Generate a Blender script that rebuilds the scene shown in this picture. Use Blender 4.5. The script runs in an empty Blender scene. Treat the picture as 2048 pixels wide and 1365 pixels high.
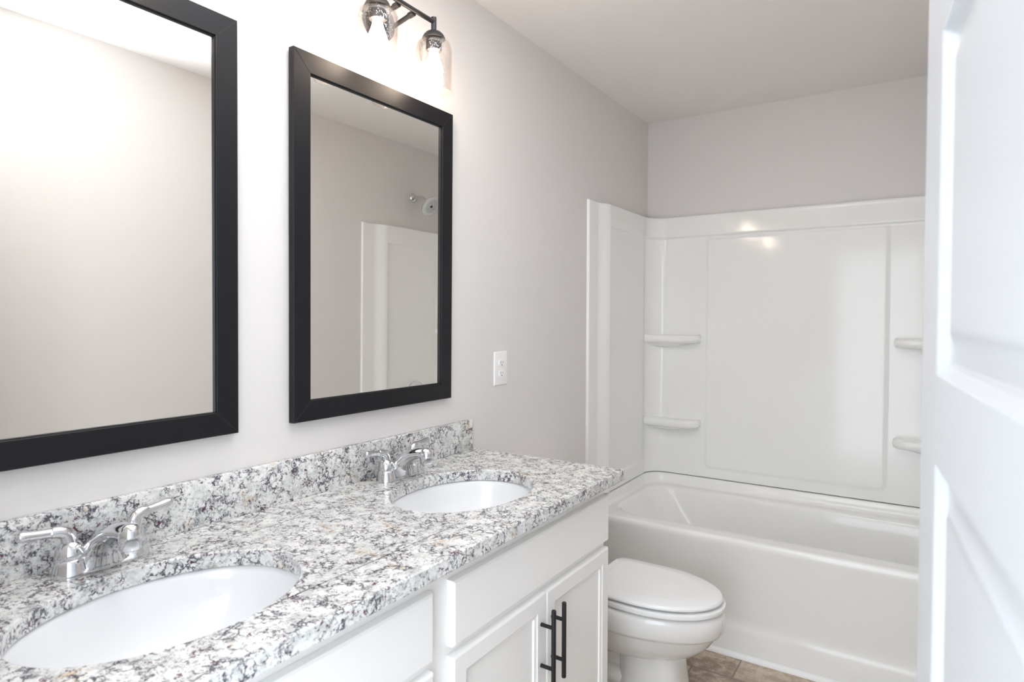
import bpy, bmesh, math, random
from math import sin, cos, pi, radians, sqrt
from mathutils import Vector, Matrix

SC = bpy.context.scene
COL = SC.collection

# ------------------------------------------------------------------ camera
F_PX, YAW, PITCH, ROLL = 1248.79, 33.353, 1.3195, 0.1826
cy_, sy_ = cos(radians(YAW)), sin(radians(YAW))
cp_, sp_ = cos(radians(PITCH)), sin(radians(PITCH))
cr_, sr_ = cos(radians(ROLL)), sin(radians(ROLL))
fw = Vector((-sy_ * cp_, cy_ * cp_, -sp_))
rt0 = Vector((cy_, sy_, 0))
up0 = rt0.cross(fw)
rt = rt0 * cr_ + up0 * sr_
up = -rt0 * sr_ + up0 * cr_
cam_d = bpy.data.cameras.new('camera')
cam = bpy.data.objects.new('camera', cam_d)
COL.objects.link(cam)
cam.matrix_world = Matrix(((rt.x, up.x, -fw.x, 1.3001), (rt.y, up.y, -fw.y, 0.0),
                           (rt.z, up.z, -fw.z, 1.3728), (0, 0, 0, 1)))
cam_d.sensor_width = 36.0
cam_d.lens = F_PX / 2048 * 36
cam_d.shift_y = -15.9 / 2048
cam_d.clip_start = 0.01
cam_d.dof.use_dof = True
cam_d.dof.focus_distance = 2.3
cam_d.dof.aperture_fstop = 6.3
SC.camera = cam

# ------------------------------------------------------------------ world, light, exposure
vs = SC.view_settings
vs.view_transform = 'Standard'
vs.look = 'None'
vs.exposure = 0.46
vs.gamma = 1.0
vs.use_curve_mapping = False
SC.cycles.use_denoising = True
SC.cycles.max_bounces = 14
SC.cycles.diffuse_bounces = 8
SC.cycles.transparent_max_bounces = 16
SC.cycles.caustics_reflective = False
SC.cycles.caustics_refractive = False
SC.cycles.sample_clamp_indirect = 6.0

world = bpy.data.worlds.new('hall_light')
SC.world = world
world.use_nodes = True
bg = world.node_tree.nodes['Background']
bg.inputs[0].default_value = (0.84, 0.92, 1.0, 1)
bg.inputs[1].default_value = 1.25

BULB_STRENGTH = 36.0
HALL_POWER = 12.0
FLASH_POWER = 530.0

# daylight and lamp light of the hall, coming in through the open doorway
hl = bpy.data.lights.new('hall_daylight', 'AREA')
hl.shape = 'RECTANGLE'
hl.size, hl.size_y = 0.74, 1.95
hl.energy = HALL_POWER
hl.color = (0.82, 0.91, 1.0)
hlo = bpy.data.objects.new('hall_daylight', hl)
COL.objects.link(hlo)
hlo.location = (0.98, -0.16, 1.03)
hlo.rotation_euler = (radians(90), 0, 0)

# the photographer's flash beside the camera, aimed up and bounced off the ceiling
fl = bpy.data.lights.new('bounce_flash', 'SPOT')
fl.energy = FLASH_POWER
fl.color = (0.85, 0.925, 1.0)
fl.spot_size = radians(60)
fl.spot_blend = 1.0
fl.shadow_soft_size = 0.05
flo = bpy.data.objects.new('bounce_flash', fl)
COL.objects.link(flo)
flo.location = (0.76, 0.18, 1.36)
flo.rotation_euler = Vector((0.04, 0.62, 1.0)).to_track_quat('-Z', 'Y').to_euler()

# ------------------------------------------------------------------ room sizes
W, YB, ZC = 1.509, 3.354, 2.4625
YS = 2.60            # front edge of the tub surround
ZT = 1.925           # top of the surround
CT, CB = 0.9258, 0.8945   # counter top and underside

# ------------------------------------------------------------------ materials
def nodes_of(name):
    m = bpy.data.materials.new(name)
    m.use_nodes = True
    nt = m.node_tree
    return m, nt, nt.nodes['Principled BSDF']

def plain(name, col, rough=0.5, metal=0.0, spec=0.5, coat=0.0, bump=0.0, bscale=200.0, vary=0.0):
    m, nt, p = nodes_of(name)
    p.inputs['Base Color'].default_value = (*col, 1)
    p.inputs['Roughness'].default_value = rough
    p.inputs['Metallic'].default_value = metal
    p.inputs['Specular IOR Level'].default_value = spec
    if coat:
        p.inputs['Coat Weight'].default_value = coat
        p.inputs['Coat Roughness'].default_value = 0.05
    tc = nt.nodes.new('ShaderNodeTexCoord')
    nz = nt.nodes.new('ShaderNodeTexNoise')
    nz.inputs['Scale'].default_value = bscale
    nz.inputs['Detail'].default_value = 3
    nt.links.new(tc.outputs['Object'], nz.inputs['Vector'])
    if bump:
        b = nt.nodes.new('ShaderNodeBump')
        b.inputs['Strength'].default_value = bump
        b.inputs['Distance'].default_value = 0.002
        nt.links.new(nz.outputs['Fac'], b.inputs['Height'])
        nt.links.new(b.outputs['Normal'], p.inputs['Normal'])
    if vary:
        r = nt.nodes.new('ShaderNodeMapRange')
        r.inputs['To Min'].default_value = max(0.02, rough - vary)
        r.inputs['To Max'].default_value = rough + vary
        nt.links.new(nz.outputs['Fac'], r.inputs['Value'])
        nt.links.new(r.outputs['Result'], p.inputs['Roughness'])
    return m

M_WALL = plain('wall_paint', (0.71, 0.685, 0.67), 0.5, bump=0.06, bscale=260, spec=0.35)
M_CEIL = plain('ceiling_paint', (0.80, 0.765, 0.74), 0.8, bump=0.05, bscale=180, spec=0.2)
M_TRIM = plain('trim_paint', (0.86, 0.86, 0.86), 0.35)
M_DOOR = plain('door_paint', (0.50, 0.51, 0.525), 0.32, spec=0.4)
M_CAB = plain('cabinet_paint', (0.885, 0.88, 0.87), 0.38, vary=0.03, bscale=60)
M_ACRYL = plain('tub_acrylic', (0.845, 0.843, 0.825), 0.10, spec=0.40)
M_PORC = plain('porcelain', (0.82, 0.81, 0.795), 0.08, coat=0.4)
M_SINK = plain('sink_porcelain', (0.80, 0.81, 0.82), 0.12, coat=0.3)
M_SEAT = plain('toilet_seat_plastic', (0.86, 0.86, 0.855), 0.2)
M_CHROME = plain('chrome', (0.70, 0.71, 0.73), 0.045, metal=1.0)
M_DARK = plain('dark_gap', (0.02, 0.02, 0.022), 0.5)
M_FRAME = plain('black_mirror_frame', (0.0065, 0.0063, 0.0085), 0.44, bump=0.05, bscale=700, spec=0.30)
M_BLACK = plain('black_handle_metal', (0.010, 0.010, 0.012), 0.32, metal=0.0, spec=0.4)
M_BRONZE = plain('dark_bronze_lamp_metal', (0.045, 0.042, 0.045), 0.42, metal=0.5)
M_PLATE = plain('outlet_plastic', (0.86, 0.86, 0.855), 0.3)
M_HEADFACE = plain('shower_head_face', (0.62, 0.63, 0.63), 0.3, metal=0.5)
M_RUBBER = plain('nozzle_rubber', (0.03, 0.03, 0.03), 0.6)
M_CAULK = plain('floor_caulk', (0.86, 0.86, 0.86), 0.45)

M_MIRROR = plain('mirror_glass', (0.975, 0.965, 0.935), 0.0, metal=1.0)

def make_bulb():
    m, nt, p = nodes_of('lit_bulb')
    p.inputs['Base Color'].default_value = (0.9, 0.85, 0.75, 1)
    p.inputs['Emission Color'].default_value = (1.0, 0.84, 0.66, 1)
    p.inputs['Emission Strength'].default_value = BULB_STRENGTH
    return m
M_BULB = make_bulb()

def make_seeded_glass():
    m = bpy.data.materials.new('seeded_glass')
    m.use_nodes = True
    nt = m.node_tree
    nt.nodes.clear()
    out = nt.nodes.new('ShaderNodeOutputMaterial')
    tr = nt.nodes.new('ShaderNodeBsdfTransparent')
    tr.inputs['Color'].default_value = (0.962, 0.945, 0.935, 1)
    gl = nt.nodes.new('ShaderNodeBsdfGlossy')
    gl.inputs['Roughness'].default_value = 0.05
    lw = nt.nodes.new('ShaderNodeLayerWeight')
    lw.inputs['Blend'].default_value = 0.30
    tc = nt.nodes.new('ShaderNodeTexCoord')
    vo = nt.nodes.new('ShaderNodeTexVoronoi')
    vo.inputs['Scale'].default_value = 260
    nz = nt.nodes.new('ShaderNodeTexNoise')
    nz.inputs['Scale'].default_value = 60
    mp = nt.nodes.new('ShaderNodeMapping')
    mp.inputs['Scale'].default_value = (1, 1, 0.6)
    nt.links.new(tc.outputs['Object'], mp.inputs['Vector'])
    nt.links.new(mp.outputs['Vector'], vo.inputs['Vector'])
    nt.links.new(tc.outputs['Object'], nz.inputs['Vector'])
    rm = nt.nodes.new('ShaderNodeMapRange')
    rm.inputs['From Min'].default_value = 0.18
    rm.inputs['From Max'].default_value = 0.30
    rm.inputs['To Min'].default_value = 1.0
    rm.inputs['To Max'].default_value = 0.0
    nt.links.new(vo.outputs['Distance'], rm.inputs['Value'])
    gt = nt.nodes.new('ShaderNodeMath'); gt.operation = 'GREATER_THAN'
    gt.inputs[1].default_value = 0.44
    nt.links.new(nz.outputs['Fac'], gt.inputs[0])
    mu = nt.nodes.new('ShaderNodeMath'); mu.operation = 'MULTIPLY'
    nt.links.new(rm.outputs['Result'], mu.inputs[0])
    nt.links.new(gt.outputs['Value'], mu.inputs[1])
    mu2 = nt.nodes.new('ShaderNodeMath'); mu2.operation = 'MULTIPLY'
    mu2.inputs[1].default_value = 0.5
    nt.links.new(mu.outputs['Value'], mu2.inputs[0])
    fr = nt.nodes.new('ShaderNodeMath'); fr.operation = 'MULTIPLY'
    fr.inputs[1].default_value = 0.30
    nt.links.new(lw.outputs['Fresnel'], fr.inputs[0])
    mx = nt.nodes.new('ShaderNodeMath'); mx.operation = 'MAXIMUM'
    nt.links.new(mu2.outputs['Value'], mx.inputs[0])
    nt.links.new(fr.outputs['Value'], mx.inputs[1])
    mix = nt.nodes.new('ShaderNodeMixShader')
    nt.links.new(mx.outputs['Value'], mix.inputs['Fac'])
    nt.links.new(tr.outputs['BSDF'], mix.inputs[1])
    nt.links.new(gl.outputs['BSDF'], mix.inputs[2])
    nt.links.new(mix.outputs['Shader'], out.inputs['Surface'])
    return m
M_GLASS = make_seeded_glass()

def make_granite():
    m, nt, p = nodes_of('speckled_granite')
    L = nt.links.new
    p.inputs['Roughness'].default_value = 0.16
    p.inputs['Specular IOR Level'].default_value = 0.4
    tc = nt.nodes.new('ShaderNodeTexCoord')
    def noise(scale, detail=4, rough=0.6, off=0, dist=0.0):
        mp = nt.nodes.new('ShaderNodeMapping')
        mp.inputs['Location'].default_value = (off, off * 1.7, off * 0.6)
        L(tc.outputs['Object'], mp.inputs['Vector'])
        n = nt.nodes.new('ShaderNodeTexNoise')
        n.inputs['Scale'].default_value = scale
        n.inputs['Detail'].default_value = detail
        n.inputs['Roughness'].default_value = rough
        n.inputs['Distortion'].default_value = dist
        L(mp.outputs['Vector'], n.inputs['Vector'])
        return n
    def ramp(sock, a, b, lo=0.0, hi=1.0):
        r = nt.nodes.new('ShaderNodeMapRange')
        r.interpolation_type = 'SMOOTHSTEP'
        r.inputs['From Min'].default_value = a
        r.inputs['From Max'].default_value = b
        r.inputs['To Min'].default_value = lo
        r.inputs['To Max'].default_value = hi
        L(sock, r.inputs['Value'])
        return r.outputs['Result']
    def math(op, a, b):
        n = nt.nodes.new('ShaderNodeMath'); n.operation = op
        for i, v in enumerate((a, b)):
            if isinstance(v, (int, float)): n.inputs[i].default_value = v
            else: L(v, n.inputs[i])
        return n.outputs['Value']
    def mixc(fac, a, b):
        n = nt.nodes.new('ShaderNodeMix'); n.data_type = 'RGBA'
        L(fac, n.inputs['Factor'])
        for k, v in (('A', a), ('B', b)):
            s = [i for i in n.inputs if i.name == k and i.type == 'RGBA'][0]
            if isinstance(v, tuple): s.default_value = (*v, 1)
            else: L(v, s)
        return [o for o in n.outputs if o.type == 'RGBA'][0]
    # warped coordinate for the crystal borders
    wn = noise(55, 4, 0.65, 3.1)
    sub = nt.nodes.new('ShaderNodeVectorMath'); sub.operation = 'SUBTRACT'
    sub.inputs[1].default_value = (0.5, 0.5, 0.5)
    L(wn.outputs['Color'], sub.inputs[0])
    sc = nt.nodes.new('ShaderNodeVectorMath'); sc.operation = 'SCALE'
    sc.inputs['Scale'].default_value = 0.035
    L(sub.outputs['Vector'], sc.inputs[0])
    ad = nt.nodes.new('ShaderNodeVectorMath'); ad.operation = 'ADD'
    L(tc.outputs['Object'], ad.inputs[0]); L(sc.outputs['Vector'], ad.inputs[1])
    def vor(scale, feat):
        v = nt.nodes.new('ShaderNodeTexVoronoi')
        v.feature = feat
        v.inputs['Scale'].default_value = scale
        L(ad.outputs['Vector'], v.inputs['Vector'])
        return v
    # pale crystals: white with slightly grey-green patches
    g = ramp(noise(38, 5, 0.7, 7.7).outputs['Fac'], 0.42, 0.66)
    base = mixc(g, (0.78, 0.78, 0.765), (0.56, 0.57, 0.555))
    # ochre stains
    o = ramp(noise(13, 3, 0.55, 21.3).outputs['Fac'], 0.62, 0.70)
    o2 = math('MULTIPLY', o, ramp(noise(110, 3, 0.6, 1.3).outputs['Fac'], 0.38, 0.62))
    base = mixc(math('MULTIPLY', o2, 0.75), base, (0.62, 0.47, 0.29))
    # dark mineral strings along the crystal borders, broken up by noise
    e1 = ramp(vor(52, 'DISTANCE_TO_EDGE').outputs['Distance'], 0.02, 0.13, 1.0, 0.0)
    k1 = ramp(noise(30, 5, 0.7, 11.0).outputs['Fac'], 0.45, 0.57)
    d1 = math('MULTIPLY', e1, k1)
    n2 = noise(135, 6, 0.75, 5.5)
    k2 = ramp(noise(26, 4, 0.65, 16.0).outputs['Fac'], 0.45, 0.62)
    d2 = math('MULTIPLY', ramp(n2.outputs['Fac'], 0.54, 0.60), k2)
    e3 = ramp(vor(95, 'DISTANCE_TO_EDGE').outputs['Distance'], 0.02, 0.10, 1.0, 0.0)
    d3 = math('MULTIPLY', math('MULTIPLY', e3, ramp(noise(45, 4, 0.7, 31.0).outputs['Fac'], 0.49, 0.60)), 0.75)
    dark = math('MINIMUM', math('MAXIMUM', math('MAXIMUM', d1, d2), d3), 1.0)
    base = mixc(math('MULTIPLY', dark, 0.93), base, (0.030, 0.027, 0.050))
    # burgundy garnets
    v2 = nt.nodes.new('ShaderNodeTexVoronoi')
    v2.inputs['Scale'].default_value = 120
    L(ad.outputs['Vector'], v2.inputs['Vector'])
    gr = ramp(v2.outputs['Distance'], 0.26, 0.40, 1.0, 0.0)
    km = ramp(noise(33, 3, 0.6, 41.0).outputs['Fac'], 0.53, 0.58)
    base = mixc(math('MULTIPLY', math('MULTIPLY', gr, km), 0.9), base, (0.10, 0.012, 0.040))
    L(base, p.inputs['Base Color'])
    return m
M_GRANITE = make_granite()

def make_floor():
    m, nt, p = nodes_of('brown_stone_look_tile')
    L = nt.links.new
    p.inputs['Roughness'].default_value = 0.42
    tc = nt.nodes.new('ShaderNodeTexCoord')
    mp = nt.nodes.new('ShaderNodeMapping')
    mp.inputs['Location'].default_value = (-0.405, -0.299, 0)
    L(tc.outputs['Object'], mp.inputs['Vector'])
    br = nt.nodes.new('ShaderNodeTexBrick')
    br.inputs['Scale'].default_value = 1.0
    br.inputs['Brick Width'].default_value = 0.305
    br.inputs['Row Height'].default_value = 0.305
    br.inputs['Mortar Size'].default_value = 0.0035
    br.inputs['Mortar Smooth'].default_value = 0.3
    br.offset = 0.5
    br.inputs['Color1'].default_value = (0.25, 0.18, 0.125, 1)
    br.inputs['Color2'].default_value = (0.42, 0.335, 0.25, 1)
    br.inputs['Mortar'].default_value = (0.22, 0.18, 0.14, 1)
    L(mp.outputs['Vector'], br.inputs['Vector'])
    n = nt.nodes.new('ShaderNodeTexNoise')
    n.inputs['Scale'].default_value = 17
    n.inputs['Detail'].default_value = 8
    n.inputs['Roughness'].default_value = 0.75
    L(tc.outputs['Object'], n.inputs['Vector'])
    r = nt.nodes.new('ShaderNodeMapRange')
    r.inputs['From Min'].default_value = 0.46
    r.inputs['From Max'].default_value = 0.64
    L(n.outputs['Fac'], r.inputs['Value'])
    mx = nt.nodes.new('ShaderNodeMix'); mx.data_type = 'RGBA'
    L(r.outputs['Result'], mx.inputs['Factor'])
    a = [i for i in mx.inputs if i.name == 'A' and i.type == 'RGBA'][0]
    b = [i for i in mx.inputs if i.name == 'B' and i.type == 'RGBA'][0]
    L(br.outputs['Color'], a)
    b.default_value = (0.64, 0.56, 0.45, 1)
    mm = nt.nodes.new('ShaderNodeMath'); mm.operation = 'MULTIPLY'
    iv = nt.nodes.new('ShaderNodeMath'); iv.operation = 'SUBTRACT'
    iv.inputs[0].default_value = 1.0
    L(br.outputs['Fac'], iv.inputs[1])
    L(r.outputs['Result'], mm.inputs[0]); L(iv.outputs['Value'], mm.inputs[1])
    L(mm.outputs['Value'], mx.inputs['Factor'])
    L([o for o in mx.outputs if o.type == 'RGBA'][0], p.inputs['Base Color'])
    bp = nt.nodes.new('ShaderNodeBump')
    bp.inputs['Strength'].default_value = 0.25
    bp.inputs['Distance'].default_value = 0.002
    L(n.outputs['Fac'], bp.inputs['Height'])
    L(bp.outputs['Normal'], p.inputs['Normal'])
    return m
M_FLOOR = make_floor()

# ------------------------------------------------------------------ mesh helpers
def NB():
    return bmesh.new()

def bx(bm, x0, x1, y0, y1, z0, z1, bev=0.0, seg=2):
    vs_ = [bm.verts.new(p) for p in ((x0, y0, z0), (x1, y0, z0), (x1, y1, z0), (x0, y1, z0),
                                     (x0, y0, z1), (x1, y0, z1), (x1, y1, z1), (x0, y1, z1))]
    fs = [bm.faces.new([vs_[i] for i in f]) for f in
          ((3, 2, 1, 0), (4, 5, 6, 7), (0, 1, 5, 4), (1, 2, 6, 5), (2, 3, 7, 6), (3, 0, 4, 7))]
    if bev:
        es = list({e for f in fs for e in f.edges})
        bmesh.ops.bevel(bm, geom=es, offset=bev, segments=seg, affect='EDGES', profile=0.5)

def loft(bm, rings, closed=True, cap0=False, cap1=False):
    vr = [[bm.verts.new(p) for p in r] for r in rings]
    n = len(rings[0])
    for a, b in zip(vr[:-1], vr[1:]):
        for i in range(n if closed else n - 1):
            j = (i + 1) % n
            bm.faces.new((a[i], a[j], b[j], b[i]))
    if cap0: bm.faces.new(list(reversed(vr[0])))
    if cap1: bm.faces.new(vr[-1])
    return vr

def lathe(bm, prof, loc=(0, 0, 0), mat=None, n=40, cap0=True, cap1=True):
    rings = []
    for r, z in prof:
        ring = []
        for i in range(n):
            a = 2 * pi * i / n
            v = Vector((r * cos(a), r * sin(a), z))
            if mat: v = mat @ v
            ring.append(v + Vector(loc))
        rings.append(ring)
    loft(bm, rings, True, cap0, cap1)

def axis_mat(d):
    return Vector((0, 0, 1)).rotation_difference(Vector(d).normalized()).to_matrix()

def crv(pts, k=8):
    """Catmull-Rom through tuples of any length"""
    out = []
    P = [pts[0]] + list(pts) + [pts[-1]]
    for i in range(1, len(P) - 2):
        a, b, c, d = P[i - 1], P[i], P[i + 1], P[i + 2]
        for s in range(k):
            t = s / k
            out.append(tuple(0.5 * (2 * b[q] + (c[q] - a[q]) * t + (2 * a[q] - 5 * b[q] + 4 * c[q] - d[q]) * t * t
                                    + (-a[q] + 3 * b[q] - 3 * c[q] + d[q]) * t ** 3) for q in range(len(b))))
    out.append(tuple(pts[-1]))
    return out

def tube(bm, pts, rad, n=20, smooth=0, caps=True):
    """rad: number or list"""
    if not isinstance(rad, (list, tuple)): rad = [rad] * len(pts)
    data = [(*p, r) for p, r in zip(pts, rad)]
    if smooth: data = crv(data, smooth)
    P = [Vector(d[:3]) for d in data]
    R = [d[3] for d in data]
    T = []
    for i in range(len(P)):
        a, b = P[max(0, i - 1)], P[min(len(P) - 1, i + 1)]
        T.append((b - a).normalized())
    u = T[0].orthogonal().normalized()
    rings = []
    for i in range(len(P)):
        u = (u - T[i] * u.dot(T[i])).normalized()
        v = T[i].cross(u)
        rings.append([P[i] + (u * cos(2 * pi * k / n) + v * sin(2 * pi * k / n)) * R[i] for k in range(n)])
    loft(bm, rings, True, caps, caps)

def grid(bm, fn, us, vs2):
    V = [[bm.verts.new(fn(u, v)) for v in vs2] for u in us]
    for i in range(len(us) - 1):
        for j in range(len(vs2) - 1):
            bm.faces.new((V[i][j], V[i + 1][j], V[i + 1][j + 1], V[i][j + 1]))
    return V

def obj(name, bm, mat, parent=None, angle=35, flat=False, bevel=0.0):
    bmesh.ops.remove_doubles(bm, verts=bm.verts, dist=1e-6)
    bmesh.ops.recalc_face_normals(bm, faces=bm.faces)
    me = bpy.data.meshes.new(name)
    bm.to_mesh(me); bm.free()
    me.materials.append(mat)
    if not flat:
        for p in me.polygons: p.use_smooth = True
        me.set_sharp_from_angle(angle=radians(angle))
    o = bpy.data.objects.new(name, me)
    COL.objects.link(o)
    if parent: o.parent = parent
    if bevel:
        b = o.modifiers.new('bevel', 'BEVEL')
        b.width = bevel; b.segments = 2; b.limit_method = 'ANGLE'; b.angle_limit = radians(50)
    return o

def tag(o, label, cat, group=None):
    o['label'] = label; o['category'] = cat
    if group: o['group'] = group
    return o

def thing(name, label, cat, loc=(0, 0, 0), group=None):
    o = bpy.data.objects.new(name, None)
    COL.objects.link(o)
    o.location = loc
    o.empty_display_size = 0.05
    return tag(o, label, cat, group)

def struct(name, bm, mat, label=None, **k):
    o = obj(name, bm, mat, **k)
    o['kind'] = 'structure'
    return o

def dup(root, loc, label):
    r = root.copy(); COL.objects.link(r)
    r.location = loc; r['label'] = label
    for ch in list(root.children):
        c = ch.copy(); COL.objects.link(c); c.parent = r
        for g in list(ch.children):
            d = g.copy(); COL.objects.link(d); d.parent = c
    return r

def smooth01(t):
    t = max(0.0, min(1.0, t))
    return t * t * (3 - 2 * t)

def frange(a, b, n):
    return [a + (b - a) * i / n for i in range(n + 1)]

# ------------------------------------------------------------------ room shell
T = 0.10
b = NB(); bx(b, -T, W + T, -0.10, YB + T, -0.06, 0.0); struct('floor', b, M_FLOOR, flat=True)
b = NB(); bx(b, -T, W + T, -0.10, YB + T, ZC, ZC + 0.06); struct('ceiling', b, M_CEIL, flat=True)
b = NB(); bx(b, -T, 0.0, -0.10, YB + T, 0.0, ZC); struct('wall_left', b, M_WALL, flat=True)
b = NB(); bx(b, W, W + T, -0.10, YB + T, 0.0, ZC); struct('wall_right', b, M_WALL, flat=True)
b = NB(); bx(b, 0.0, W, YB, YB + T, 0.0, ZC); struct('wall_back', b, M_WALL, flat=True)
DX0, DX1, DZ = 0.62, 1.385, 2.06
b = NB()
bx(b, 0.0, DX0, -0.10, 0.03, 0.0, ZC); bx(b, DX1, W, -0.10, 0.03, 0.0, ZC); bx(b, DX0, DX1, -0.10, 0.03, DZ, ZC)
struct('wall_front', b, M_WALL, flat=True)
# door casing on the bathroom side
b = NB()
bx(b, DX0 - 0.06, DX0, 0.03, 0.045, 0.0, DZ + 0.06, 0.003); bx(b, DX1 + 0.0, DX1 + 0.06, 0.03, 0.045, 0.0, DZ + 0.06, 0.003)
bx(b, DX0, DX1, 0.03, 0.045, DZ, DZ + 0.06, 0.003)
struct('trim_1', b, M_TRIM)
b = NB(); bx(b, W - 0.014, W, 0.05, YS - 0.03, 0.0, 0.085, 0.003); struct('baseboard_right', b, M_TRIM)
b = NB(); bx(b, 0.0, 0.014, 1.70, YS - 0.03, 0.0, 0.085, 0.003); struct('baseboard_left', b, M_TRIM)
# white strip along the foot of the tub
b = NB()
prof = [(0.0, 0.0), (-0.014, 0.0), (-0.0135, 0.006), (-0.010, 0.012), (-0.005, 0.016), (0.0, 0.018)]
loft(b, [[(x, YS - 0.012 + 0.012 + p, z) for p, z in prof] for x in (0.001, W - 0.001)], True, True, True)
struct('trim_2', b, M_CAULK)

# ------------------------------------------------------------------ open door (five recessed panels)
def door_leaf():
    LW, TH, Z0, Z1, ST = 0.71, 0.035, 0.012, 2.03, 0.1135
    panels = [(0.20, 0.513), (0.590, 0.881), (0.958, 1.249), (1.326, 1.617), (1.694, 1.925)]
    bm = NB()
    for side in (0, 1):
        def P(x, z, d):
            return (x, d if side == 0 else -TH - d, z) if False else (x, (-d) if side == 0 else (-TH + d), z)
        def quad(x0, x1, z0, z1):
            bm.faces.new([bm.verts.new(P(*c, 0)) for c in ((x0, z0), (x1, z0), (x1, z1), (x0, z1))])
        quad(0, ST, Z0, Z1); quad(LW - ST, LW, Z0, Z1)
        zs = [Z0] + [v for p in panels for v in p] + [Z1]
        for k in range(0, len(zs), 2): quad(ST, LW - ST, zs[k], zs[k + 1])
        for z0, z1 in panels:
            rings = []
            for ins, d in ((0, 0), (0.0015, 0.002), (0.004, 0.0045), (0.007, 0.008), (0.011, 0.0095), (0.020, 0.0092),
                           (0.030, 0.006), (0.036, 0.0035), (0.040, 0.003), (0.048, 0.003)):
                rings.append([P(x, z, d) for x, z in ((ST + ins, z0 + ins), (LW - ST - ins, z0 + ins),
                                                      (LW - ST - ins, z1 - ins), (ST + ins, z1 - ins))])
            loft(bm, rings, True, False, True)
    for a, c in (((0, Z0), (LW, Z0)), ((LW, Z0), (LW, Z1)), ((LW, Z1), (0, Z1)), ((0, Z1), (0, Z0))):
        bm.faces.new([bm.verts.new(p) for p in ((a[0], 0, a[1]), (c[0], 0, c[1]), (c[0], -TH, c[1]), (a[0], -TH, a[1]))])
    return bm
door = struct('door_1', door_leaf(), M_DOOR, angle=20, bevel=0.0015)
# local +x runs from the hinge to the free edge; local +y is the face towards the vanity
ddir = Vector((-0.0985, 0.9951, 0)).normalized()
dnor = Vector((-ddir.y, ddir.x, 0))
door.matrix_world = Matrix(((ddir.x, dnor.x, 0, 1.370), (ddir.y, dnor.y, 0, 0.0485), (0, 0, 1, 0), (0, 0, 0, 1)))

# ------------------------------------------------------------------ tub surround (three moulded panels)
H_FLANGE, H_BODY, H_REC = 0.012, 0.042, 0.031
RC = 0.085
def h_side(y, z):
    """stand-off of a side panel from its wall"""
    t = smooth01((y - 2.690) / 0.085)
    h = H_FLANGE + (H_BODY - H_FLANGE) * t
    rec = smooth01((y - 2.778) / 0.014) * smooth01((1.822 - z) / 0.016)
    h -= rec * (H_BODY - H_REC)
    h += 0.006 * smooth01((0.615 - z) / 0.02) * smooth01((y - 2.778) / 0.014)
    return h
def h_back(x, z):
    h = 0.024
    h += 0.016 * smooth01((z - 1.808) / 0.010)
    # raised centre field with rounded corners
    x0, x1, z0, z1, r = 0.335, 1.172, 0.578, 1.90, 0.035
    dx = max(x0 + r - x, x - x1 + r, 0); dz = max(z0 + r - z, z - z1 + r, 0)
    d = r - sqrt(dx * dx + dz * dz)
    h += 0.0075 * smooth01((d + 0.002) / 0.022) * (1 - smooth01((z - 1.79) / 0.02))
    # shallow flutes beside the corner columns
    return h
zs_panel = sorted(set(frange(0.532, 0.66, 26) + frange(0.66, 1.77, 40) + frange(1.77, 1.85, 24) + frange(1.85, ZT - 0.006, 5) + [ZT - 0.003, ZT - 0.001, ZT]))
def edge_round(z):
    return 0.0 if z < ZT - 0.006 else (1 - sqrt(max(0.0, 1 - ((z - (ZT - 0.006)) / 0.006) ** 2)))
surround = thing('tub_surround', 'glossy white moulded three-wall tub surround above the bathtub', 'tub surround', (0, 0, 0))
ys_side = sorted(set([YS, YS + 0.001, YS + 0.004] + frange(YS + 0.008, 2.688, 4) + frange(2.688, 2.80, 36) + frange(2.80, 3.235, 10)))
for side in ('left', 'right'):
    bm = NB()
    def fn(y, z):
        h = h_side(y, z)
        if y <= YS: h = 0.0
        elif y <= YS + 0.001: h *= 0.75
        h = max(0.0, h - 0.006 * edge_round(z))
        if z >= ZT: h = 0.0
        return (h, y, z) if side == 'left' else (W - h, y, z)
    grid(bm, fn, ys_side, zs_panel)
    obj('side_panel', bm, M_ACRYL, surround, angle=50)
# back panel including the two rounded corner columns
def back_plan():
    pts = []   # (x, y, nx, ny, tag)
    x0, yb = 0.0, YB
    return pts
bm = NB()
us = []
for k in range(13): us.append(('cl', k / 12))
us += [('b', x) for x in sorted(set(frange(0.125, 0.32, 8) + frange(0.32, 0.365, 18) + frange(0.365, 1.14, 16) + frange(1.14, 1.19, 18) + frange(1.19, W - 0.125, 8)))]
for k in range(13): us.append(('cr', k / 12))
def fnb(u, z):
    kind, t = u
    er = 0.006 * edge_round(z)
    band = smooth01((z - 1.806) / 0.014)
    if kind == 'b':
        h = h_back(t, z) - er
        if z >= ZT: h = 0.0
        return (t, YB - h, z)
    # cove: quarter circle between the side panel plane and the back panel plane
    hb = 0.024 + 0.014 * band - er
    hs = (H_REC + (H_BODY - H_REC) * band) + 0.001 - er
    if z >= ZT: hb = hs = 0.0
    R_ = 0.098
    a = t * pi / 2
    if kind == 'cl':
        x = hs + R_ - R_ * cos(a); y = YB - hb - R_ + R_ * sin(a)
        return (x, y, z)
    a = (1 - t) * pi / 2
    x = W - hs - R_ + R_ * cos(a); y = YB - hb - R_ + R_ * sin(a)
    return (x, y, z)
grid(bm, fnb, us, zs_panel)
obj('back_panel', bm, M_ACRYL, surround, angle=50)
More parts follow.
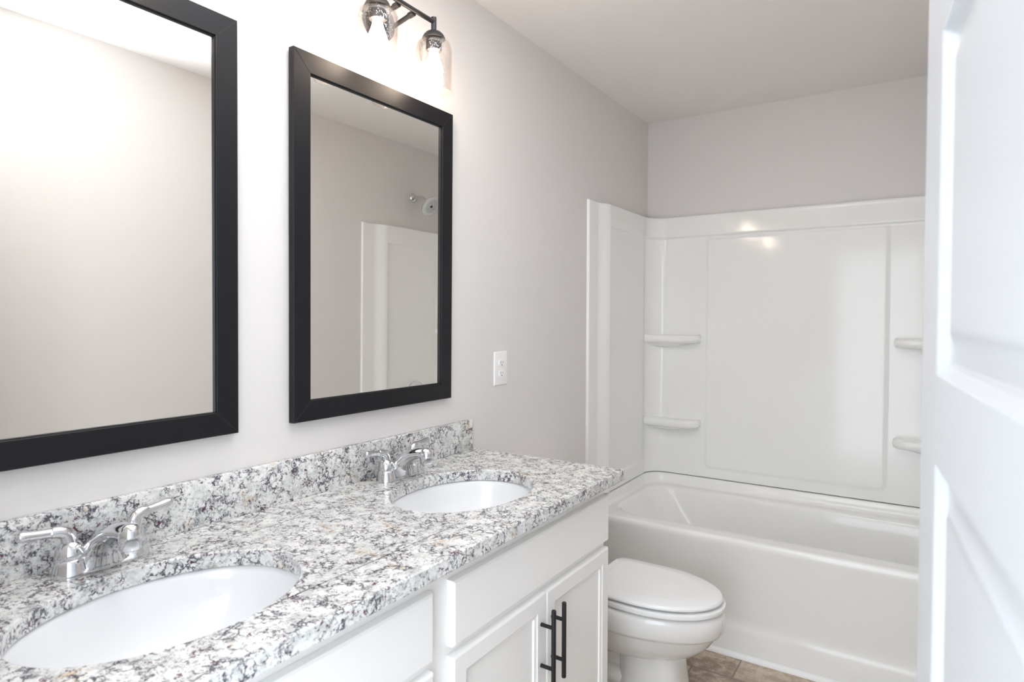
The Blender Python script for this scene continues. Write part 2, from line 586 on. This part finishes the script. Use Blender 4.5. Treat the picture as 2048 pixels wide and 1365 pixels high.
# moulded soap shelves
def soap_shelf(xa, xb, z, mirror=False):
    """runs along the back panel from the corner (xa) to a rounded end (xb)"""
    bm = NB()
    sgn = -1 if mirror else 1
    L_, D, R2 = abs(xb - xa), 0.094, 0.060
    yb = YB - 0.020
    def outline(ins, zz, lx=None, dd=None):
        lx = (lx or L_) - ins; d = (dd or D) - ins; r = min(R2, d * 0.9, lx * 0.9)
        pts = [(0.0, 0.0), (0.0, d * 0.5), (0.0, d)]
        for k in range(7): pts.append(((lx - r) * (k + 1) / 8, d))
        for k in range(15):
            a = radians(90 - 90 * k / 14)
            pts.append((lx - r + r * cos(a), d - r + r * sin(a)))
        pts += [(lx, (d - r) * 0.5), (lx, 0.0)]
        return [(xa + sgn * x, yb - y, zz) for x, y in pts]
    rings = [outline(0.030, z - 0.004), outline(0.022, z - 0.0035), outline(0.016, z - 0.0005), outline(0.010, z), outline(0.005, z - 0.003), outline(0.0015, z - 0.010), outline(0.0, z - 0.020),
             outline(0.001, z - 0.030), outline(0.0045, z - 0.0375), outline(0.010, z - 0.0425), outline(0.018, z - 0.0445),
             outline(0.0, z - 0.050, L_ * 0.82, 0.064), outline(0.0, z - 0.060, L_ * 0.66, 0.044), outline(0.0, z - 0.068, L_ * 0.50, 0.024), outline(0.0, z - 0.072, L_ * 0.40, 0.006)]
    loft(bm, rings, True, True, True)
    return bm
obj('soap_shelf', soap_shelf(0.026, 0.318, 1.290), M_ACRYL, surround, angle=60)
obj('soap_shelf', soap_shelf(0.026, 0.318, 0.838), M_ACRYL, surround, angle=60)
obj('soap_shelf', soap_shelf(W - 0.026, W - 0.318, 1.290, True), M_ACRYL, surround, angle=60)
obj('soap_shelf', soap_shelf(W - 0.026, W - 0.318, 0.838, True), M_ACRYL, surround, angle=60)

# ------------------------------------------------------------------ bathtub
tub = thing('bathtub', 'white alcove bathtub with a plain apron across the end of the room', 'bathtub', (0, 0, 0))
ZR = 0.478
def rrect(x0, x1, y0, y1, r, zf, n=14):
    pts = []
    for cx, cy, a0 in ((x1 - r, y1 - r, 0), (x0 + r, y1 - r, 90), (x0 + r, y0 + r, 180), (x1 - r, y0 + r, 270)):
        for k in range(n + 1):
            a = radians(a0 + 90 * k / n)
            x, y = cx + r * cos(a), cy + r * sin(a)
            pts.append((x, y))
    # add points along the sides for a dense loop
    out = []
    m = len(pts)
    for i in range(m):
        a, c = pts[i], pts[(i + 1) % m]
        d = sqrt((a[0] - c[0]) ** 2 + (a[1] - c[1]) ** 2)
        k = 12 if (i + 1) % (n + 1) == 0 else 1
        for j in range(k):
            t = j / k
            out.append((a[0] + (c[0] - a[0]) * t, a[1] + (c[1] - a[1]) * t))
    return [(x, y, zf(x, y) if callable(zf) else zf) for x, y in out]
def flange(h):
    def f(x, y):
        return ZR + h * smooth01((y - 2.650) / 0.05)
    return f
bm = NB()
rings = [
    rrect(0.003, W - 0.003, YS + 0.026, YB - 0.003, 0.06, flange(0.049)),
    rrect(0.030, W - 0.030, YS + 0.026, YB - 0.030, 0.10, flange(0.0495)),
    rrect(0.036, W - 0.036, YS + 0.0265, YB - 0.034, 0.10, flange(0.046)),
    rrect(0.042, W - 0.042, YS + 0.027, YB - 0.040, 0.10, flange(0.020)),
    rrect(0.046, W - 0.046, YS + 0.028, YB - 0.046, 0.10, flange(0.008)),
    rrect(0.053, W - 0.053, YS + 0.030, YB - 0.053, 0.10, flange(0.002)),
    rrect(0.062, W - 0.062, YS + 0.036, YB - 0.062, 0.10, ZR),
    rrect(0.080, W - 0.080, YS + 0.085, YB - 0.098, 0.12, ZR),
    rrect(0.086, W - 0.086, YS + 0.092, YB - 0.104, 0.12, ZR - 0.002),
    rrect(0.094, W - 0.091, YS + 0.098, YB - 0.110, 0.12, ZR - 0.010),
    rrect(0.106, W - 0.096, YS + 0.103, YB - 0.116, 0.12, ZR - 0.030),
    rrect(0.150, W - 0.104, YS + 0.112, YB - 0.126, 0.13, ZR - 0.10),
    rrect(0.215, W - 0.112, YS + 0.122, YB - 0.136, 0.14, ZR - 0.20),
    rrect(0.290, W - 0.122, YS + 0.134, YB - 0.148, 0.15, ZR - 0.30),
    rrect(0.330, W - 0.140, YS + 0.150, YB - 0.165, 0.15, ZR - 0.345),
    rrect(0.380, W - 0.180, YS + 0.185, YB - 0.200, 0.13, ZR - 0.365),
    rrect(0.46, W - 0.26, YS + 0.25, YB - 0.27, 0.08, ZR - 0.370),
]
loft(bm, rings, True, False, True)
obj('basin', bm, M_ACRYL, tub, angle=60)
bm = NB()
prof = [(YS + 0.0265, ZR), (YS + 0.016, ZR), (YS + 0.009, ZR - 0.0015), (YS + 0.0035, ZR - 0.006), (YS + 0.001, ZR - 0.013),
        (YS, ZR - 0.022), (YS + 0.0005, ZR - 0.032), (YS + 0.003, ZR - 0.05), (YS + 0.008, ZR - 0.10),
        (YS + 0.015, 0.24), (YS + 0.018, 0.16), (YS + 0.0175, 0.145), (YS + 0.016, 0.130), (YS + 0.012, 0.115), (YS + 0.008, 0.098), (YS + 0.003, 0.05), (YS, 0.0)]
loft(bm, [[(x, y, z) for y, z in prof] for x in (0.0015, W / 2, W - 0.0015)], False)
bm2 = bm
obj('apron', bm, M_ACRYL, tub, angle=60)

# ------------------------------------------------------------------ vanity cabinet
XF, XD = 0.514, 0.533      # face frame, front of doors
VY0, VY1 = 0.165, 1.695
MIDY = (VY0 + VY1) / 2
vanity = thing('vanity_cabinet', 'white painted double sink vanity cabinet with framed doors and black bar pulls', 'vanity cabinet', (0, 0, 0))
bm = NB()
bx(bm, 0.002, XF, VY0, VY1, 0.10, 0.62)                       # body below the bowls
bx(bm, 0.002, 0.06, VY0, VY1, 0.62, CB - 0.001); bx(bm, XF - 0.02, XF, VY0, VY1, 0.62, CB - 0.001)
bx(bm, 0.06, XF - 0.02, VY0, VY0 + 0.02, 0.62, CB - 0.001); bx(bm, 0.06, XF - 0.02, VY1 - 0.02, VY1, 0.62, CB - 0.001)
bx(bm, 0.06, XF - 0.02, MIDY - 0.01, MIDY + 0.01, 0.62, CB - 0.001)
obj('carcass', bm, M_CAB, vanity)
bm = NB(); bx(bm, 0.002, XF - 0.07, VY0 + 0.002, VY1 - 0.002, 0.0, 0.10); obj('toe_kick', bm, M_CAB, vanity)
def slab_front(y0, y1, z0, z1):
    bm = NB()
    R_ = lambda i, x: [(x, y0 + i, z0 + i), (x, y1 - i, z0 + i), (x, y1 - i, z1 - i), (x, y0 + i, z1 - i)]
    loft(bm, [R_(0.0, XF + 0.0005), R_(0.0, XD - 0.006), R_(0.001, XD - 0.003), R_(0.0055, XD)], True, True, True)
    return bm
def framed_door(y0, y1, z0, z1):
    bm = NB()
    R_ = lambda i, x: [(x, y0 + i, z0 + i), (x, y1 - i, z0 + i), (x, y1 - i, z1 - i), (x, y0 + i, z1 - i)]
    loft(bm, [R_(0.0, XF + 0.0005), R_(0.0, XD - 0.005), R_(0.0012, XD - 0.002), R_(0.0045, XD), R_(0.040, XD), R_(0.0415, XD - 0.0015),
              R_(0.046, XD - 0.0035), R_(0.050, XD - 0.0045), R_(0.052, XD - 0.009), R_(0.060, XD - 0.009)], True, True, True)
    return bm
GAP = 0.0295
drawers = [(VY0 + 0.004, MIDY - GAP), (MIDY + GAP, VY1 - 0.004)]
for y0, y1 in drawers:
    obj('false_drawer_front', slab_front(y0, y1, 0.718, 0.852), M_CAB, vanity, angle=25)
def bar_pull(y, zc):
    bm = NB()
    xb = 0.568
    prof = [(0.0, -0.0945), (0.0045, -0.0945), (0.0058, -0.093), (0.0058, 0.093), (0.0045, 0.0945), (0.0, 0.0945)]
    lathe(bm, prof[1:-1], (xb, y, zc), n=24)
    for dz in (-0.0505, 0.0505):
        tube(bm, [(XD, y, zc + dz), (xb - 0.003, y, zc + dz)], 0.0048, 18)
    return bm
for y0, y1 in drawers:
    m_ = (y0 + y1) / 2
    for a, c, hy in ((y0, m_ - 0.0012, m_ - 0.026), (m_ + 0.0012, y1, m_ + 0.026)):
        d = obj('cabinet_door', framed_door(a, c, 0.115, 0.698), M_CAB, vanity, angle=25)
        h = obj('bar_pull', bar_pull(hy, 0.576), M_BLACK, d)
        h['label'] = 'black bar pull'

# ------------------------------------------------------------------ granite worktop with two oval cut-outs
SINKS = [(0.299, 0.526), (0.299, 1.295)]
SA, SB = 0.217, 0.166      # half length along the wall, half depth
CY0, CY1, CXF = 0.122, 1.7256, 0.566
bm = NB()
def loop(pts, z):
    v = [bm.verts.new((x, y, z)) for x, y in pts]
    return [bm.edges.new((v[i], v[(i + 1) % len(v)])) for i in range(len(v))]
outer = [(0.001, CY0), (CXF, CY0), (CXF, CY1), (0.001, CY1)]
es = loop(outer, CT)
NEL = 96
for cx, cy in SINKS:
    es += loop([(cx + SB * cos(2 * pi * k / NEL), cy + SA * sin(2 * pi * k / NEL)) for k in range(NEL)], CT)
bmesh.ops.triangle_fill(bm, use_beauty=True, use_dissolve=False, edges=es)
r = bmesh.ops.extrude_face_region(bm, geom=list(bm.faces))
bmesh.ops.translate(bm, verts=[v for v in r['geom'] if isinstance(v, bmesh.types.BMVert)], vec=(0, 0, CB - CT))
counter = obj('granite_worktop', bm, M_GRANITE, angle=40, bevel=0.0025)
tag(counter, 'white granite vanity worktop with dark and burgundy speckles and two oval cut-outs', 'worktop')
bm = NB(); bx(bm, 0.001, 0.021, CY0, 1.702, CT + 0.0003, 1.0275, 0.0015)
tag(obj('granite_backsplash', bm, M_GRANITE), 'low granite backsplash strip standing along the wall behind the faucets', 'backsplash')

# ------------------------------------------------------------------ sinks
def make_sink(label):
    t = thing('undermount_sink', label, 'sink', (0, 0, CB), 'oval undermount sinks')
    bm = NB()
    def el(s, z, n=72):
        return [((SB + s) * cos(2 * pi * k / n), (SA + s) * sin(2 * pi * k / n), z) for k in range(n)]
    def els(f, z, n=72):
        return [((SB + .004) * f * cos(2 * pi * k / n), (SA + .004) * f * sin(2 * pi * k / n), z) for k in range(n)]
    rings = [el(0.022, -0.012), el(0.024, -0.0008), el(0.008, -0.0008), el(0.004, -0.003), els(0.985, -0.012), els(0.965, -0.03), els(0.93, -0.055), els(0.87, -0.085),
             els(0.77, -0.112), els(0.62, -0.132), els(0.42, -0.143), els(0.22, -0.148), els(0.11, -0.150),
             els(0.11, -0.165), els(0.25, -0.160), els(0.45, -0.155), els(0.66, -0.142), els(0.82, -0.120), els(0.92, -0.092), els(0.98, -0.06), els(1.02, -0.03), el(0.010, -0.012)]
    loft(bm, rings + [rings[0]], True)
    obj('bowl', bm, M_SINK, t, angle=60)
    bm = NB()
    lathe(bm, [(0.024, -0.1495), (0.024, -0.147), (0.021, -0.1455), (0.017, -0.147), (0.015, -0.150)], n=32)
    o = obj('drain', bm, M_CHROME, t); o['label'] = 'chrome drain ring'
    return t
s1 = make_sink('oval white undermount sink nearest the camera, below the left mirror')
s1.location = (SINKS[0][0], SINKS[0][1], CB)
dup(s1, (SINKS[1][0], SINKS[1][1], CB), 'oval white undermount sink toward the tub end, below the right mirror')

# ------------------------------------------------------------------ faucets
def make_faucet(label):
    t = thing('sink_faucet', label, 'faucet', (0, 0, CT), 'chrome two-handle faucets')
    # base plate and spout body
    bm = NB()
    n = 48
    def stad(hl_, r, z):
        pts = []
        for k in range(n):
            a = 2 * pi * k / n
            x, y = r * cos(a), r * sin(a)
            pts.append((x, y + (hl_ if y >= 0 else -hl_), z))
        return pts
    loft(bm, [stad(0.052, 0.0265, 0.0003), stad(0.052, 0.027, 0.003), stad(0.052, 0.026, 0.007), stad(0.052, 0.022, 0.010), stad(0.052, 0.012, 0.011)], True, True, True)
    obj('base_plate', bm, M_CHROME, t, angle=50)
    bm = NB()
    # x, z, half width (y), half thickness, tangent angle from vertical (deg)
    secs = [(0.004, 0.004, 0.050, 0.0245, 0), (0.006, 0.020, 0.046, 0.0235, 8), (0.012, 0.036, 0.040, 0.0215, 22), (0.024, 0.052, 0.034, 0.0190, 42),
            (0.042, 0.0655, 0.028, 0.0165, 58), (0.064, 0.0745, 0.0225, 0.0150, 74), (0.084, 0.0770, 0.0190, 0.0145, 92), (0.096, 0.0745, 0.0168, 0.0145, 106)]
    rings = []
    for x, z, hw, ht, a in crv(secs, 5):
        a = radians(a)
        nx, nz = cos(a), -sin(a)       # section axis perpendicular to the path
        rings.append([(x + nx * ht * cos(2 * pi * k / 36), hw * sin(2 * pi * k / 36), z + nz * ht * cos(2 * pi * k / 36)) for k in range(36)])
    loft(bm, rings, True, True, True)
    obj('spout', bm, M_CHROME, t, angle=60)
    bm = NB()
    lathe(bm, [(0.0150, 0.0505), (0.0168, 0.052), (0.0178, 0.062), (0.0184, 0.072), (0.0178, 0.080), (0.0155, 0.0875), (0.010, 0.0925), (0.003, 0.0940)], (0.101, 0, 0), n=36)
    lathe(bm, [(0.0110, 0.045), (0.0118, 0.0455), (0.0118, 0.051)], (0.100, 0, 0), n=28)
    obj('spout_tip', bm, M_CHROME, t, angle=60)
    for s in (-1, 1):
        bm = NB()
        lathe(bm, [(0.0285, 0.0004), (0.0283, 0.004), (0.0265, 0.012), (0.0245, 0.022), (0.0238, 0.0295), (0.0225, 0.0305), (0.0225, 0.0318),
                   (0.0228, 0.0325), (0.0225, 0.040), (0.0205, 0.048), (0.0170, 0.0545), (0.0130, 0.059)], (0, s * 0.051, 0), n=40)
        h = obj('handle', bm, M_CHROME, t, angle=50)
        bm = NB()
        tube(bm, [(0, s * 0.051, 0.050), (0.0, s * 0.0515, 0.062), (0.0, s * 0.056, 0.0735), (0, s * 0.067, 0.0795), (-0.001, s * 0.078, 0.0805), (-0.001, s * 0.079, 0.0806),
                  (-0.002, s * 0.098, 0.0825), (-0.003, s * 0.116, 0.0845), (-0.003, s * 0.124, 0.0855), (-0.003, s * 0.1275, 0.0858)],
             [0.0128, 0.0125, 0.0118, 0.0105, 0.0095, 0.0084, 0.0082, 0.0092, 0.0080, 0.0035], 24, 4)
        obj('lever', bm, M_CHROME, h, angle=60)
    return t
f1 = make_faucet('chrome two-handle faucet behind the sink nearest the camera')
f1.location = (0.072, SINKS[0][1] + 0.0005, CT)
dup(f1, (0.075, SINKS[1][1] - 0.008, CT), 'chrome two-handle faucet behind the sink toward the tub')

# ------------------------------------------------------------------ mirrors
def make_mirror(label, y0):
    MW, MH, FWD, TD = 0.6096, 0.9144, 0.0505, 0.019
    t = thing('framed_mirror', label, 'mirror', (0.001, y0, 1.1146), 'black framed mirrors')
    bm = NB()
    R_ = lambda i, x: [(x, i, i), (x, MW - i, i), (x, MW - i, MH - i), (x, i, MH - i)]
    rings = [R_(0.0, 0.0), R_(0.0, TD - 0.001), R_(0.001, TD), R_(FWD - 0.001, TD), R_(FWD, TD - 0.001), R_(FWD, 0.0145), R_(FWD + 0.002, 0.0140), R_(FWD + 0.002, 0.009), R_(FWD + 0.002, 0.0)]
    vr = [[bm.verts.new(p) for p in r] for r in rings]
    for a, c in zip(vr[:-1], vr[1:]):
        for i in range(4):
            j = (i + 1) % 4
            bm.faces.new((a[i], a[j], c[j], c[i]))
    obj('frame', bm, M_FRAME, t, flat=True)
    # thin mitre lines at the corners
    for (ya, za, yb, zb) in ((0, 0, 1, 1), (MW, 0, -1, 1), (MW, MH, -1, -1), (0, MH, 1, -1)):
        p = Vector((TD + 0.0001, ya + yb * 0.002, za + zb * 0.002)); q = Vector((TD + 0.0001, ya + yb * (FWD - 0.002), za + zb * (FWD - 0.002)))
        bm = NB(); tube(bm, [p, q], 0.0004, 6)
        obj('mitre_line', bm, M_DARK, t)
    bm = NB(); bx(bm, 0.003, 0.0095, FWD - 0.006, MW - FWD + 0.006, FWD - 0.006, MH - FWD + 0.006)
    g = obj('mirror_glass', bm, M_MIRROR, t, flat=True)
    g['label'] = 'silvered mirror glass'
    t.rotation_euler = (0, radians(0.36), 0)      # hangs on a wire: top leans out a little
    return t
make_mirror('large black framed mirror above the nearest sink, cut off at the left of the photo', 0.2203)
m2 = make_mirror('black framed mirror above the far sink, reflecting the shower head', 0.9773)

# ------------------------------------------------------------------ vanity lights
def make_light(label):
    t = thing('vanity_light', label, 'wall light', (0, 0, 0), 'two-globe vanity lights')
    XB, ZB, SP = 0.105, 2.230, 0.1115
    bm = NB(); lathe(bm, [(0.056, 0.0), (0.056, 0.012), (0.053, 0.018), (0.045, 0.021)], (0.001, -0.012, 2.208), axis_mat((1, 0, 0)), n=48); obj('backplate', bm, M_BRONZE, t)
    for y in (-0.03, 0.03):
        bm = NB()
        tube(bm, [(0.02, y, 2.205), (XB - 0.012, y, 2.222)], 0.0065, 18)
        tube(bm, [(XB - 0.020, y, 2.2205), (XB - 0.003, y, 2.2235)], 0.0085, 18)
        obj('arm', bm, M_BRONZE, t)
    bm = NB(); tube(bm, [(XB, -SP, ZB), (XB, SP, ZB)], 0.0068, 20); obj('bar', bm, M_BRONZE, t)
    for y in (-SP, SP):
        bm = NB()
        lathe(bm, [(0.0078, 2.243), (0.0078, 2.205), (0.0078, 2.203), (0.014, 2.2025), (0.022, 2.199), (0.029, 2.192), (0.033, 2.184), (0.0335, 2.181), (0.031, 2.180)], (XB, y, 0), n=36)
        lathe(bm, [(0.0205, 2.181), (0.0225, 2.179), (0.0225, 2.150), (0.021, 2.148), (0.017, 2.148)], (XB, y, 0), n=36)
        obj('lamp_holder', bm, M_BRONZE, t, angle=40)
        bm = NB()
        prof = [(0.0225, 2.1775), (0.032, 2.1772), (0.040, 2.175), (0.0475, 2.169), (0.0520, 2.158), (0.0530, 2.146), (0.0530, 2.09), (0.0530, 2.031), (0.0522, 2.0285), (0.0508, 2.0285), (0.0500, 2.031), (0.0502, 2.09), (0.0502, 2.146), (0.0492, 2.157), (0.0450, 2.167), (0.0385, 2.1725), (0.0310, 2.1745), (0.0225, 2.1748)]
        lathe(bm, prof, (XB, y, 0), n=56, cap0=False, cap1=False)
        rim = NB()
        obj('glass_shade', bm, M_GLASS, t, angle=60)['label'] = 'clear seeded glass cylinder shade'
        rim.free()
        bm = NB()
        lathe(bm, [(0.0125, 2.150), (0.0130, 2.140), (0.016, 2.128), (0.022, 2.112), (0.0265, 2.096), (0.0275, 2.086), (0.0255, 2.074), (0.019, 2.060), (0.013, 2.050), (0.010, 2.042), (0.006, 2.037), (0.002, 2.036)], (XB, y, 0), n=28)
        obj('bulb', bm, M_BULB, t, angle=60)['label'] = 'lit warm filament bulb'
    return t
l2 = make_light('dark two-globe vanity light with lit bulbs above the right mirror')
l2.location = (0, 1.2875, 0)
dup(l2, (0, 0.522, 0), 'two-globe vanity light above the left mirror, seen only as a reflection')

# ------------------------------------------------------------------ wall outlet
outlet = thing('wall_outlet', 'white duplex outlet plate on the wall between mirror and tub', 'outlet', (0, 1.895, 1.190))
bm = NB()
R_ = lambda i, x: [(x, -0.042 + i, -0.062 + i), (x, 0.042 - i, -0.062 + i), (x, 0.042 - i, 0.062 - i), (x, -0.042 + i, 0.062 - i)]
loft(bm, [R_(0, 0.0005), R_(0, 0.002), R_(0.0025, 0.005), R_(0.006, 0.006)], True, True, True)
obj('cover_plate', bm, M_PLATE, outlet, angle=25)
for dz in (-0.0195, 0.0195):
    bm = NB()
    def oct_(x, s):
        pts = []
        for k in range(28):
            a = 2 * pi * k / 28
            pts.append((x, 0.0172 * s * max(-1, min(1, cos(a) * 1.12)), dz + max(-0.0125, min(0.0125, 0.0172 * sin(a))) * s))
        return pts
    loft(bm, [oct_(0.0055, 1.0), oct_(0.0082, 1.0), oct_(0.009, 0.95)], True, False, True)
    rc = obj('receptacle', bm, M_PLATE, outlet)
    bm = NB()
    bx(bm, 0.0088, 0.0093, -0.0075, -0.0055, dz - 0.001, dz + 0.0075); bx(bm, 0.0088, 0.0093, 0.0055, 0.0072, dz - 0.0005, dz + 0.007)
    lathe(bm, [(0.0025, 0), (0.0025, 0.0005)], (0.0088, 0, dz - 0.0065), axis_mat((1, 0, 0)), n=14)
    obj('slot', bm, M_DARK, rc)['label'] = 'dark plug slots'
bm = NB(); lathe(bm, [(0.0035, 0), (0.003, 0.001)], (0.006, 0, 0), axis_mat((1, 0, 0)), n=16); obj('screw', bm, M_PLATE, outlet)

# ------------------------------------------------------------------ toilet
TY = 2.127
toilet = thing('toilet', 'white elongated toilet with closed lid between vanity and tub', 'toilet', (0, TY, 0))
def egg(x0, x1, hw, z, xm=None, n=64, pb=2.6):
    """elongated outline: squarish back at x0, elliptical nose at x1"""
    if xm is None: xm = x0 + (x1 - x0) * 0.42
    pts = []
    for k in range(n):
        a = 2 * pi * k / n
        c, s = cos(a), sin(a)
        if c >= 0:
            pts.append((xm + (x1 - xm) * c, hw * s, z))
        else:
            e = 2 / pb
            pts.append((xm - (xm - x0) * abs(c) ** e, hw * (1 if s >= 0 else -1) * abs(s) ** e, z))
    return pts
# bowl, skirted column and trapway as one body
bm = NB()
loft(bm, [egg(0.25, 0.45, 0.06, 0.180), egg(0.24, 0.58, 0.098, 0.190), egg(0.23, 0.635, 0.122, 0.205), egg(0.22, 0.680, 0.145, 0.230), egg(0.21, 0.712, 0.160, 0.262), egg(0.205, 0.733, 0.170, 0.295),
          egg(0.205, 0.737, 0.1715, 0.3005), egg(0.202, 0.746, 0.1765, 0.303), egg(0.202, 0.752, 0.1795, 0.312), egg(0.20, 0.757, 0.182, 0.340), egg(0.20, 0.758, 0.182, 0.362), egg(0.20, 0.755, 0.180, 0.374), egg(0.205, 0.748, 0.174, 0.380), egg(0.24, 0.70, 0.14, 0.381)],
     True, True, True)
def foot(x0, x1, hw, z, n=64):
    pts = []
    xm = (x0 + x1) / 2
    for k in range(n):
        a = 2 * pi * k / n
        c, s = cos(a), sin(a)
        e = 2 / 3.2
        pts.append((xm + (x1 - x0) / 2 * (1 if c >= 0 else -1) * abs(c) ** e, hw * (1 if s >= 0 else -1) * abs(s) ** e, z))
    return pts
loft(bm, [foot(0.395, 0.640, 0.108, 0.0), foot(0.395, 0.638, 0.107, 0.02), foot(0.40, 0.630, 0.100, 0.08), foot(0.40, 0.622, 0.096, 0.14), foot(0.40, 0.615, 0.098, 0.195), foot(0.40, 0.60, 0.10, 0.235)], True, True, True)
loft(bm, [foot(0.10, 0.45, 0.085, 0.0), foot(0.10, 0.45, 0.083, 0.02), foot(0.10, 0.45, 0.066, 0.06), foot(0.09, 0.45, 0.060, 0.15), foot(0.06, 0.45, 0.075, 0.25), foot(0.04, 0.40, 0.13, 0.34), foot(0.03, 0.36, 0.15, 0.38)], True, True, True)
for s in (-1, 1):    # trapway curves on both flanks
    tube(bm, [(0.43, s * 0.050, 0.215), (0.36, s * 0.056, 0.205), (0.28, s * 0.058, 0.235), (0.20, s * 0.055, 0.255), (0.14, s * 0.055, 0.20), (0.15, s * 0.055, 0.10), (0.20, s * 0.055, 0.03)], [0.034, 0.036, 0.038, 0.038, 0.036, 0.034, 0.03], 20, 5)
    tube(bm, [(0.42, s * 0.052, 0.085), (0.34, s * 0.056, 0.105), (0.27, s * 0.056, 0.13), (0.24, s * 0.052, 0.16)], [0.036, 0.036, 0.03, 0.02], 18, 5)
obj('bowl', bm, M_PORC, toilet, angle=50)
bm = NB()
loft(bm, [egg(0.31, 0.715, 0.150, 0.3885), egg(0.30, 0.7545, 0.179, 0.3885), egg(0.30, 0.7575, 0.1815, 0.3905), egg(0.30, 0.759, 0.182, 0.398), egg(0.30, 0.758, 0.1815, 0.4035), egg(0.301, 0.755, 0.179, 0.4050), egg(0.31, 0.715, 0.150, 0.4040)], True, True, True)
obj('seat_ring', bm, M_SEAT, toilet, angle=40)
for z0, z1 in ((0.380, 0.389), (0.4040, 0.4150)):
    for x, y in ((0.67, -0.09), (0.67, 0.09), (0.36, -0.14), (0.36, 0.14)):
        bm = NB(); bx(bm, x - 0.008, x + 0.008, y - 0.005, y + 0.005, z0, z1)
        obj('bumper', bm, M_SEAT, toilet)
bm = NB()
PB = 9
loft(bm, [egg(0.31, 0.715, 0.150, 0.4150, pb=PB), egg(0.303, 0.7465, 0.1735, 0.4140, pb=PB), egg(0.302, 0.749, 0.175, 0.4155, pb=PB), egg(0.302, 0.750, 0.1755, 0.421, pb=PB), egg(0.304, 0.746, 0.172, 0.4275, pb=PB), egg(0.308, 0.738, 0.166, 0.4305, pb=PB),
          egg(0.33, 0.700, 0.140, 0.4315, pb=PB), egg(0.335, 0.692, 0.134, 0.4330, pb=PB), egg(0.345, 0.680, 0.126, 0.4335, pb=PB)], True, True, True)
obj('lid', bm, M_SEAT, toilet, angle=30)
for s in (-1, 1):
    bm = NB(); tube(bm, [(0.292, s * 0.05, 0.402), (0.292, s * 0.10, 0.402)], 0.012, 18)
    bx(bm, 0.282, 0.302, s * 0.075 - 0.022, s * 0.075 + 0.022, 0.378, 0.402, 0.002)
    obj('hinge', bm, M_SEAT, toilet)
bm = NB(); bx(bm, 0.016, 0.205, -0.215, 0.215, 0.378, 0.725, 0.018, 3); obj('tank', bm, M_PORC, toilet, angle=50)
bm = NB(); bx(bm, 0.010, 0.212, -0.222, 0.222, 0.725, 0.755, 0.008, 3); obj('tank_lid', bm, M_PORC, toilet, angle=50)
bm = NB(); tube(bm, [(0.204, -0.165, 0.665), (0.222, -0.165, 0.665)], 0.012, 18); tube(bm, [(0.218, -0.165, 0.665), (0.222, -0.12, 0.658), (0.223, -0.095, 0.655)], [0.006, 0.0055, 0.007], 14)
obj('flush_lever', bm, M_CHROME, toilet)['label'] = 'chrome flush lever'

# ------------------------------------------------------------------ shower head and valve on the right wall (seen in the mirror)
sh = thing('wall_shower', 'round chrome shower head on the right wall, seen in the right mirror', 'shower head', (W, 3.045, 2.135))
bm = NB(); lathe(bm, [(0.030, 0.0), (0.029, 0.004), (0.024, 0.010), (0.014, 0.014), (0.010, 0.016)], (0, 0, 0), axis_mat((-1, 0, 0)), n=36); obj('wall_flange', bm, M_CHROME, sh)
bm = NB(); tube(bm, [(-0.008, 0, 0), (-0.05, 0, 0.002), (-0.085, 0, -0.008), (-0.118, 0, -0.040)], 0.0105, 20, 6); obj('arm', bm, M_CHROME, sh)
hd = Vector((-0.80, -0.02, -0.60)).normalized()
hc = Vector((-0.118, 0, -0.040))
A = axis_mat(hd)
bm = NB(); lathe(bm, [(0.013, -0.004), (0.016, 0.006), (0.016, 0.014), (0.024, 0.020), (0.045, 0.026), (0.064, 0.033), (0.070, 0.038), (0.070, 0.045), (0.067, 0.047)], hc, A, n=48)
head = obj('spray_head', bm, M_CHROME, sh, angle=40)
bm = NB(); lathe(bm, [(0.066, 0.0468), (0.064, 0.0482), (0.02, 0.0486)], hc, A, n=48); fc = obj('spray_face', bm, M_HEADFACE, head); fc['label'] = 'pale grey spray face'
bm = NB()
lathe(bm, [(0.010, 0.0480), (0.010, 0.0505), (0.008, 0.0515)], hc, A, n=20)
for k, (rr_, nn) in enumerate(((0.019, 10), (0.027, 14), (0.035, 18), (0.043, 20))):
    for i in range(nn):
        a = 2 * pi * i / nn + k * 0.3
        lathe(bm, [(0.0021, 0.0482), (0.0017, 0.0502)], hc + A @ Vector((rr_ * cos(a), rr_ * sin(a), 0)), A, n=8)
nz_ = obj('nozzles', bm, M_RUBBER, head); nz_['label'] = 'dark rubber nozzles'
vv = thing('shower_valve', 'round chrome shower valve trim low in the right mirror reflection', 'shower valve', (W - H_REC, 3.05, 0.865))
bm = NB(); lathe(bm, [(0.082, 0.0005), (0.081, 0.004), (0.072, 0.010), (0.045, 0.014), (0.03, 0.016), (0.028, 0.04), (0.024, 0.045)], (0, 0, 0), axis_mat((-1, 0, 0)), n=56); obj('escutcheon', bm, M_CHROME, vv, angle=40)
bm = NB(); tube(bm, [(-0.04, 0, 0), (-0.060, 0, 0), ], 0.020, 24); tube(bm, [(-0.052, 0, 0), (-0.056, 0, -0.04), (-0.060, 0, -0.085)], [0.010, 0.008, 0.009], 16, 4); obj('lever', bm, M_CHROME, vv)
